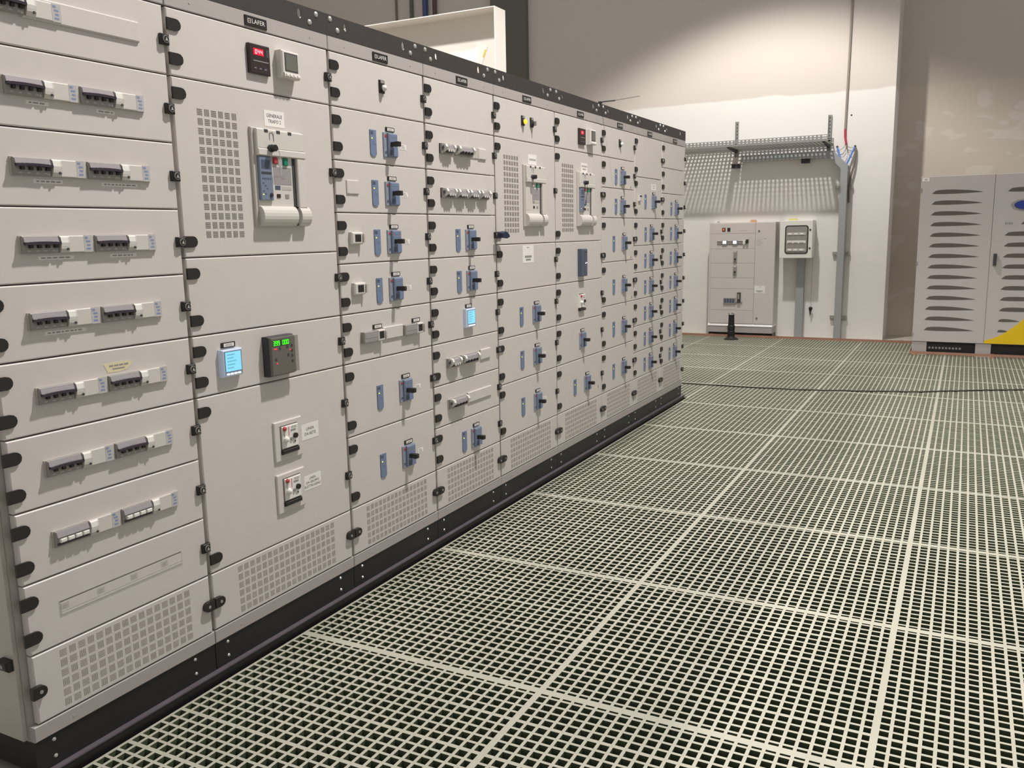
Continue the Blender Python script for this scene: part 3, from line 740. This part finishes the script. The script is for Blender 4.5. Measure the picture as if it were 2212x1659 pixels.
# navy pouch hooked on a latch between column 4 and 5
b = MB(); prof = [(-0.012, 0.012), (0.012, 0.020), (0.052, 0.020), (0.078, 0.004), (0.088, -0.012), (0.070, -0.018), (0.020, -0.015), (-0.010, -0.012)]
n = len(prof)
b.add([(0.026, p[0]*.8, p[1]*.8) for p in prof] + [(0.042, p[0], p[1]) for p in prof] + [(0.056, p[0]*.82+.004, p[1]*.75) for p in prof],
      [tuple(range(n-1, -1, -1)), tuple(range(2*n, 3*n))] + [(k*n+i, k*n+(i+1) % n, (k+1)*n+(i+1) % n, (k+1)*n+i) for k in (0, 1) for i in range(n)], navy)
o = b.build('key_pouch', None, (0, YC[4]-0.03, ZP+26.0*M)); tag(o, 'small navy blue pouch hooked on a black switchboard latch', 'pouch')

# ---- steel beam under the board and antenna on top
b = MB(); b.box(-0.06, 0.013, 1.20, 7.505, 0.028, 0.033, beam_m); b.box(-0.055, 0.0115, 1.20, 7.50, -0.13, 0.028, black2); b.box(-0.055, 0.024, 1.20, 7.50, -0.13, -0.03, black2)
tag(b.build('steel_beam'), 'long dark steel beam under the switchboard plinth beside the grating', 'beam')
t = thing('antenna', (-0.01, 5.50, 2.306), 'thin black whip antenna lying on top of the switchboard bar', 'antenna')
b = MB(); b.cbox(0, 0.02, -0.012, 0.012, 0.0, 0.012, black, 0.003); b.build('base', t)
MB().tube([(0.005, 0, 0.010), (0.11, 0.005, 0.012)], 0.0045, black, 8).build('rod', t)
MB().tube([(0.11, 0.005, 0.012), (0.275, 0.012, 0.026)], 0.0016, ink, 6).build('whip', t)

# white sheet-metal enclosure standing behind the board
t = thing('white_enclosure', (-1.035, 6.0, 0.0), 'open white sheet metal enclosure standing behind the switchboard', 'enclosure', rz=-math.pi/2)
WW, HH, DD = 1.7, 3.145, 0.175                  # local: y right (=+x world), x out (=-y world); right edge at y=0
MB().box(-DD, -DD+0.006, -WW, 0, 0, HH, wbox_m).build('back_plate', t)
MB().box(-DD, 0, -WW, 0, HH-0.006, HH, wbox_m).build('top_flange', t)
MB().box(-DD, 0, -0.006, 0, 0, HH-0.006, wbox_m).build('side_flange', t)
MB().box(-DD, 0, -WW, -WW+0.006, 0, HH-0.006, wbox_m).build('side_flange', t)
b = MB(); b.box(-DD+0.006, -DD+0.008, 0, 0.10, 0, 0.16, white); b.box(-DD+0.008, -DD+0.0085, 0.085, 0.097, 0.07, 0.13, yellow)
o = b.build('notice_sheet', t, (0, -0.31, 2.80)); o.rotation_euler = (math.radians(-24), 0, 0)

# ================================================================= FAR WALL EQUIPMENT
RZ = -math.pi/2
# distribution cabinet
t = thing('distribution_cabinet', (-1.018, 12.15, 0.0), 'light grey floor-standing distribution cabinet with two lit meters against far wall', 'cabinet', rz=RZ)
cw = 0.898
MB().box(-0.268, -0.012, 0, cw, 0.185, 1.571, paint).build('body', t)
MB().cbox(-0.268, 0.004, -0.004, cw-0.01, 0.062, 0.152, rail_m, 0.002).build('plinth', t)
MB().box(-0.26, -0.03, 0.01, cw-0.01, 0.0, 0.062, black2).build('base', t)
MB().prism_y([(-0.268, 0.152), (0.010, 0.152), (0.010, 0.157), (-0.012, 0.185), (-0.268, 0.185)], 0.004, cw-0.004, white).build('ledge', t)
zs = [1.565, 1.424, 1.217, 1.022, 0.820, 0.670, 0.373, 0.188]
lp = []
for a, c in zip(zs[:-1], zs[1:]): lp.append(MB().cbox(-0.012, 0, 0.028, 0.628, 0.0015, a-c-0.0015, paint, 0.0015).build('door_panel', t, (0, 0, c)))
rd = MB().cbox(-0.012, 0, 0.634, cw-0.003, 0, 1.375, paint, 0.002).build('door', t, (0, 0, 0.190))
for z in (1.264, 0.080): MB().cyl(0, 0, 0.011, 0, 0.008, ink, 12).cyl(0, 0, 0.006, 0.008, 0.0085, greyp, 8).build('lock', rd, (0, 0.680, z))
b = MB(); b.box(0, 0.0006, 0, 0.135, 0, 0.11, cream)
for k in range(5): b.box(0.0006, 0.0009, 0.008, 0.06+0.02*(k % 3), 0.012+0.02*k, 0.016+0.02*k, greyp)
b.box(0.0006, 0.0009, 0.1, 0.13, 0.096, 0.104, greyp); b.build('printed_label', rd, (0, 0.644, 1.06))
b = MB(); b.box(0, 0.0006, 0, 0.145, 0, 0.098, paper); b.box(0.0006, 0.0009, 0.025, 0.12, 0.022, 0.032, greyp); b.box(0.0006, 0.0009, 0.045, 0.1, 0.010, 0.018, greyp); b.box(0.0006, 0.0009, 0.065, 0.085, 0.08, 0.086, greyp)
b.build('printed_label', rd, (0, 0.636, 0.427))
b = MB(); b.cbox(0, 0.006, 0, 0.042, 0, 0.05, black, 0.002); b.box(0.006, 0.0075, 0.014, 0.026, 0.012, 0.040, e_or); b.build('pilot_lamp', lp[0], (0, 0.180, 0.030))
b = MB(); b.cbox(0, 0.006, 0, 0.04, 0, 0.05, ink, 0.002); b.cyl(0.02, 0.028, 0.014, 0.006, 0.014, black, 12); b.build('selector_switch', lp[0], (0, 0.250, 0.030))
b = MB(); b.box(0, 0.0006, 0, 0.13, 0, 0.006, cream2); b.build('name_strip', lp[0], (0, 0.40, 0.035))
b = MB(); b.box(0, 0.008, 0, 0.40, 0, 0.048, paint2); b.box(0.008, 0.0086, 0, 0.40, 0.030, 0.040, ink); b.box(0.008, 0.0086, 0, 0.40, 0.004, 0.013, ink); b.build('breaker_rail', lp[1], (0, 0.114, 0.060))
for u in (0.184, 0.326):
    b = MB(); b.cbox(0, 0.014, 0, 0.066, 0, 0.058, blue, 0.003); b.box(0.014, 0.0146, 0.009, 0.057, 0.012, 0.052, e_white); b.build('lit_display', lp[1], (0.004, u, 0.058))
MB().cbox(0, 0.03, 0, 0.03, 0, 0.05, black, 0.003).build('selector_switch', lp[1], (0.004, 0.512, 0.075)); MB().cbox(0, 0.02, 0, 0.03, 0, 0.05, white, 0.003).build('socket_outlet', lp[1], (0.008, 0.470, 0.06))
for q, (z, h) in ((2, (1.035, 0.155)), (3, (0.858, 0.128))):
    b = MB(); b.cbox(0, 0.02, 0, 0.046, 0, h, greyp, 0.004); b.box(0.02, 0.034, 0.014, 0.038, 0.035, 0.052, black); b.box(0.02, 0.021, 0.004, 0.042, h-0.018, h-0.006, cream); b.build('circuit_breaker', lp[q], (0, 0.344, z-zs[q+1]))
b = MB(); b.cbox(0, 0.016, 0, 0.17, 0, 0.088, greyp, 0.004)
for k in range(4): b.box(0.016, 0.0166, 0.012+k*0.037, 0.042+k*0.037, 0.016, 0.074, blue_d)
b.build('changeover_switch', lp[5], (0, 0.218, 0.085))
b = MB(); b.cbox(0, 0.03, 0, 0.045, 0, 0.14, ink, 0.006); b.box(0.03, 0.031, 0.01, 0.034, 0.05, 0.12, greyp); b.box(0, 0.012, -0.05, 0.07, 0.0, 0.01, greyp); b.build('rotary_handle', lp[5], (0.002, 0.410, 0.108))
MB().tube([(-0.10, 0.09, 1.571), (-0.10, 0.09, 1.585), (-0.10, 0.10, 1.595), (-0.10, 0.11, 1.585), (-0.10, 0.11, 1.571)], 0.005, galv, 8).build('lifting_eye', t)
# bits lying on the cabinets' tops
def scrap(name, x, y, z, w, d, h, m, label):
    b = MB(); b.box(-d/2, d/2, -w/2, w/2, 0, h*0.8, m); b.box(-d/2*0.8, d/2*0.9, -w/2*0.85, w/2*0.7, h*0.8, h, m)
    o = b.build(name, None, (x, y, z)); o.rotation_euler = (0, 0, RZ+0.15); tag(o, label, 'box')
scrap('paper_box', -0.505, 12.22, 1.5712, 0.07, 0.08, 0.028, paper, 'small white paper box on distribution cabinet beside the orange one')
scrap('card_box', -0.430, 12.22, 1.5712, 0.075, 0.09, 0.034, orange, 'small pale orange card box on top of distribution cabinet')
scrap('folded_paper', -0.315, 12.22, 1.5712, 0.095, 0.09, 0.012, paper, 'flat folded white paper lying on distribution cabinet top')
scrap('yellow_packet', 0.090, 12.24, 1.5812, 0.12, 0.08, 0.03, yell_c, 'pale yellow packet on top of the wall box')
scrap('white_plug', 0.330, 12.26, 1.5812, 0.05, 0.05, 0.03, white, 'small white plug on top of the wall box corner')
# window box on a post
t = thing('meter_box', (-0.064, 12.16, 0.0), 'white wall box with a black-rimmed window on a grey post', 'box', rz=RZ)
bw = 0.420; z0, z1 = 1.088, 1.581
b = MB(); b.box(-0.255, -0.004, 0.004, bw-0.004, z0+0.004, z1, white); b.build('body', t)
def rrect(y0, y1, za, zb_, r, n=4):
    out = []
    for cx, cz, a0 in ((y1-r, za+r, -90), (y1-r, zb_-r, 0), (y0+r, zb_-r, 90), (y0+r, za+r, 180)):
        for k in range(n+1): a = math.radians(a0+90*k/n); out.append((cx+r*math.cos(a), cz+r*math.sin(a)))
    return out
dr = MB().cbox(-0.004, 0.016, 0, bw, 0, z1-z0, white, 0.004).build('door', t, (0, 0, z0))
MB().prism(rrect(0.070, 0.368, 0.058, 0.430, 0.035), 0, 0.006, black).build('window_gasket', dr, (0.016, 0, 0))
MB().prism(rrect(0.084, 0.354, 0.072, 0.416, 0.026), 0, 0.002, mat('window_inside', (150, 146, 140), 0.2)).build('window_pane', dr, (0.022, 0, 0))
for k, z in enumerate((0.090, 0.195, 0.300)):
    b = MB(); b.cbox(0, 0.004, 0, 0.24, 0, 0.035, white if k == 1 else cream2, 0.002)
    for q in range(3): b.cbox(0.004, 0.009, 0.012+q*0.075, 0.062+q*0.075, 0.006, 0.028, white if k != 1 else cream, 0.003)
    b.build('module_row', dr, (0.024, 0.098, z))
for z in (0.130, 0.370): MB().cyl(0, 0, 0.012, 0, 0.006, ink, 12).build('lock', dr, (0.016, 0.390, z))
MB().box(-0.254, -0.17, 0.20, 0.302, 0.0, z0, galv_d).build('post', t)
# keys on a string
t = thing('hanging_keys', (0.333, 12.38, 0.40), 'black key ring hanging on a string under the wall box', 'keys', rz=RZ)
MB().tube([(0, 0, 0.0), (0, 0.002, 0.35), (0, 0.004, 0.686)], 0.0016, wire_m, 6).build('string', t)
b = MB(); b.dome(0, 0, 0.026, 0.0, 0.02, black, 12, 4); b.prism([(-0.022, 0.0), (0.018, 0.0), (0.004, -0.085), (-0.006, -0.09)], -0.004, 0.008, ink); b.build('key', t)
# cable tray on brackets
t = thing('cable_tray', (0, 12.418, 2.56), 'perforated galvanised cable tray on wall brackets above distribution cabinet', 'cable tray')
x0, x1, yd = -2.40, 0.535, -0.52
nx = int((x1-x0)/0.05); ub = [(x0, x0+0.014)] + [(x0+0.05*k-0.0125, x0+0.05*k+0.0125) for k in range(1, nx)] + [(x1-0.014, x1)]
vb = [(yd, yd+0.020)] + [(yd+0.0325*k-0.006, yd+0.0325*k+0.006) for k in range(1, 16)] + [(-0.020, 0.0)]
MB().lattice(ub, vb, 0.0, 0.002, galv).build('tray_base', t)
for yy in (yd-0.002, -0.004): MB().lattice(ub, [(0.0, 0.022), (0.040, 0.056), (0.072, 0.080)], yy, yy+0.002, galv, 'xz').build('side_lip', t)
for x in (-0.73, 0.48):
    MB().prism([(-0.02, -0.045), (yd+0.02, -0.012), (yd+0.02, -0.001), (-0.02, -0.001)], x-0.014, x+0.014, ink).build('bracket_arm', t)
    b = MB(); b.box(x-0.022, x+0.022, -0.004, -0.001, -0.10, 0.375, galv); b.box(x-0.022, x-0.018, -0.026, -0.004, -0.10, 0.375, galv); b.box(x+0.018, x+0.022, -0.026, -0.004, -0.10, 0.375, galv)
    for k in range(6): b.box(x-0.006, x+0.006, -0.0045, -0.004, 0.10+0.045*k, 0.125+0.045*k, ink)
    b.build('upright', t)
# wall trunking with elbow
b = MB(); poly = [(-0.64, 2.385), (-0.64, 2.468), (0.545, 2.468), (0.740, 2.272), (0.740, 0.0), (0.656, 0.0), (0.656, 2.236), (0.510, 2.385)]
n = len(poly); b.add([(p[0], 12.26, p[1]) for p in poly] + [(p[0], 12.40, p[1]) for p in poly],
      [tuple(range(n-1, -1, -1)), tuple(range(n, 2*n))] + [(i, (i+1) % n, n+(i+1) % n, n+i) for i in range(n)], galv_d)
t = thing('cable_trunking', (0.70, 12.40, 0.0), 'grey metal cable trunking bending down the far wall to floor', 'trunking')
o = b.build('channel', t, (-0.70, -12.40, 0))
for z in (1.139, 0.288, 2.0):
    MB().box(-0.115, 0.10, -0.02, 0.019, z-0.022, z+0.022, galv).build('mounting_strut', t); MB().cyl(-0.085, z, 0.008, 0, 0.006, zinc, 8).build('bolt', t, (0, -0.021, 0)).rotation_euler = (0, 0, RZ)
for x, z in ((-1.42, 2.34), (-0.50, 2.36)):
    MB().box(x-0.05, x+0.05, -0.10, 0.0, z-0.03, z+0.024, ink).build('support_block', t)
# conduit, wires and straps
tag(MB().tube([(0.690, 12.405, ZC), (0.690, 12.405, 4.3), (0.672, 12.405, 2.74)], 0.0145, cond_m, 10).build('conduit'), 'thin grey vertical conduit down far wall above trunking', 'conduit')
t = thing('wire_bundle', (0.675, 12.40, 2.55), 'red-sleeved bundle of grey wires hanging from conduit above trunking', 'wires')
MB().tube([(-0.003, 0, 0.19), (0.0, 0, 0.09), (0.018, -0.002, 0.0)], 0.0135, red_s, 10).build('red_sleeve', t)
for pts in ([(0.012, 0, 0.01), (0.0, -.01, -0.03), (-0.035, -.02, -0.065), (-0.085, -.02, -0.075), (-0.12, -.02, -0.10), (-0.10, -.02, -0.16)],
            [(0.016, 0, 0.0), (0.025, -.01, -0.06), (0.022, -.02, -0.12), (-0.01, -.03, -0.165), (-0.05, -.03, -0.16), (-0.085, -.03, -0.09)],
            [(0.018, 0, 0.0), (0.03, -.01, -0.03), (0.07, -.01, -0.048), (0.125, -.01, -0.052)],
            [(0.018, 0, 0.0), (0.03, -.012, -0.05), (0.05, -.02, -0.10), (0.08, -.02, -0.115)]):
    MB().tube(pts, 0.0035, wire_m, 6).build('wire', t)
for a, c, lab in (((0.586, 12.385, 2.520), (0.636, 12.36, 2.345), 'short blue cable strap ending at trunking elbow'), ((0.805, 12.385, 2.515), (0.712, 12.36, 2.290), 'long blue cable strap slanting down to trunking top')):
    d = [(c[k]-a[k]) for k in range(3)]
    t = thing('blue_strap', a, lab, 'strap'); MB().tube([(0, 0, 0), (d[0]*.5, d[1]*.5, d[2]*.5), tuple(d)], 0.0115, blue_t, 8).build('strap', t); MB().dome(0, 0, 0.015, 0, 0.015, ink, 10, 3).build('anchor_plug', t).rotation_euler = (0, 0, RZ)
tag(MB().tube([(0.812, 12.385, 2.50), (0.815, 12.38, 2.40), (0.800, 12.375, 2.26), (0.770, 12.37, 2.13), (0.755, 12.37, 1.98), (0.760, 12.38, 1.80)], 0.014, wire_m, 8).build('bent_hose'), 'bent grey hose hanging beside the trunking on far wall', 'hose')
tag(MB().dome(0, 0, 0.011, 0, 0.006, ink, 10, 3).build('screw_plug', None, (0.739, 12.4195, 2.913)), 'small black wall plug beside the conduit', 'plug').rotation_euler = (0, 0, RZ)
# black pedestal
t = thing('floor_pedestal', (-0.615, 11.86, 0.0), 'short black floor pedestal in front of distribution cabinet', 'pedestal')
MB().lathe([(0.098, 0.0), (0.098, 0.006), (0.070, 0.022), (0.052, 0.036), (0.048, 0.05)], 0, 0, post_m).build('skirt', t)
MB().lathe([(0.048, 0.045), (0.050, 0.110), (0.044, 0.125), (0.050, 0.135), (0.050, 0.185), (0.042, 0.195), (0.038, 0.33), (0.046, 0.333), (0.046, 0.338)], 0, 0, post_m).build('column', t)
MB().lathe([(0.047, 0.338), (0.047, 0.344)], 0, 0, zinc).build('top_plate', t)
for k in range(3): MB().lathe([(0.006, 0.344), (0.006, 0.358), (0.003, 0.36)], 0.034*math.cos(2.1*k-.5), 0.034*math.sin(2.1*k-.5), ink, 8).build('bolt', t)
# copper earth bar along the edge of the grating
t = thing('copper_bar', (0.3, 12.12, 0.0), 'flat copper earthing bar along the grating edge and around cabinets', 'bar')
o3 = (-0.3, -12.12, 0)
MB().box(-4.0, 1.66, 12.118, 12.123, 0.006, 0.036, copper).build('bar_run', t, o3)
MB().box(1.655, 1.660, 11.06, 12.118, 0.016, 0.046, copper).build('bar_run', t, o3)
MB().box(1.655, 3.30, 11.055, 11.060, 0.016, 0.046, copper).build('bar_run', t, o3)
for k, x in enumerate([-3.6, -2.6, -1.6, -0.95, -0.05, 0.75, 1.5]): MB().box(x-0.02, x+0.02, 12.112, 12.130, 0.0, 0.038, copper).build('bar_clamp', t, o3)
for x in (1.72, 2.5, 3.2): MB().box(x-0.02, x+0.02, 11.050, 11.066, 0.0, 0.048, copper).build('bar_clamp', t, o3)

# ================================================================= RIGHT-HAND CABINET
t = thing('inverter_cabinet', (1.670, 11.12, 0.0), 'large grey cabinet with airfoil-shaped louvres and a yellow swoosh', 'cabinet', rz=RZ)
UW, UD = 1.485, 0.85
MB().box(-UD, -0.02, 0, UW, 0.152, 2.030, ups_m).build('body', t)
b = MB(); b.box(-UD+0.02, -0.045, 0.02, UW-0.02, 0.0, 0.152, black2); b.build('plinth', t)
for u in (0.002, 0.66, 1.325): MB().box(-0.10, -0.01, u, u+0.156, 0.0, 0.150, rail_m).build('foot', t)
for k in range(10): MB().cbox(0, 0.004, 0, 0.022, 0, 0.024, greyp, 0.003).build('vent_plug', t, (-0.045, 0.178+k*0.035, 0.068))
def foil(L, H):
    up, lo = [], []
    for k in range(15):
        s = k/14; th = H*(1.75*s**0.36*(1-s)**0.85+0.02*(1-s)); up.append((L*s, th*0.95)); lo.append((L*s, -th*0.30))
    up[0] = (0, -0.1*H)
    return [p for p in lo[1:]] + up[::-1]
def louver(L): return MB().prism(foil(L, 0.046*min(1, 0.45+L)), -0.001, 0.0012, louver_m).mesh('louvre')
d1 = MB().cbox(-0.02, 0, 0.002, 0.738, 0.155, 2.027, ups_m, 0.003).build('door', t)
d2 = MB().cbox(-0.02, 0, 0.742, UW-0.002, 0.155, 2.027, ups_m, 0.003).build('door', t)
LV = louver(0.510)
for k in range(14): place('louvre', LV, d1, (0, 0.118, 1.842-k*0.119))
place('louvre', LV, d2, (0, 0.865, 1.842))
for k in range(4, 14):
    L = 0.510 if k < 11 else (0.51, 0.21, 0.115)[k-11]
    place('louvre', LV if L == 0.51 else louver(L), d2, (0, 0.865, 1.842-k*0.119))
place('louvre', louver(0.30), d2, (0, 1.015, 1.842-3*0.119))
b = MB(); el = lambda a, c, cy: [(cy+a*math.cos(2*math.pi*k/28), c*math.sin(2*math.pi*k/28)) for k in range(28)]
b.prism(el(0.135, 0.062, 0), 0, 0.003, greyp); b.prism(el(0.108, 0.048, 0.004), 0.003, 0.006, badge_b); b.build('oval_badge', d2, (0, 1.040, 1.688))
b = MB()
for k in range(4): b.box(0, 0.001, k*0.020, k*0.020+0.014, 0, 0.018 if k % 2 else 0.026, greyp)
b.build('lettering', d2, (0, 0.862, 1.480))
pts = [(0.744, 0.158), (0.744, 0.190)]
for k in range(13):
    s = k/12; pts.append((0.750+s*(UW-0.752), 0.194+0.10*s+1.1*s**1.75*0.62))
pts.append((UW-0.003, 0.158))
n = len(pts); pts2 = pts[::-1]
MB().prism(pts2, 0, 0.0015, yellow).build('yellow_swoosh', d2)
b = MB(); b.cbox(0, 0.03, 0, 0.034, 0, 0.128, ink, 0.005); b.build('door_handle', d2, (0, 0.772, 1.035))
for z in (1.88, 1.06, 0.24): MB().box(-0.03, 0.004, -0.004, 0.012, z-0.02, z+0.02, greyp).build('door_hinge', t, (0, 0, 0))
b = MB(); b.box(0, 0.001, 0, 0.07, 0, 0.04, paper); b.box(0.001, 0.0014, 0.02, 0.05, 0.01, 0.03, ups_m); b.build('paper_label', d1, (0, 0.012, 1.975))
# cable across the grating
pts = [(-1.2, 8.16), (-0.55, 8.19), (-0.2, 8.205), (0.171, 8.215), (0.77, 8.243), (1.1, 8.30), (1.362, 8.374), (1.873, 8.527), (2.3, 8.77), (2.716, 8.98), (3.3, 9.3), (4.0, 9.6)]
sm = []
for i in range(len(pts)-1):
    for k in range(4): s = k/4; sm.append((pts[i][0]*(1-s)+pts[i+1][0]*s, pts[i][1]*(1-s)+pts[i+1][1]*s+0.006*math.sin(7*(i+s)), 0.007))
tag(MB().tube(sm, 0.0065, cable_m, 8).build('floor_cable'), 'thin dark cable lying across the floor grating', 'cable')
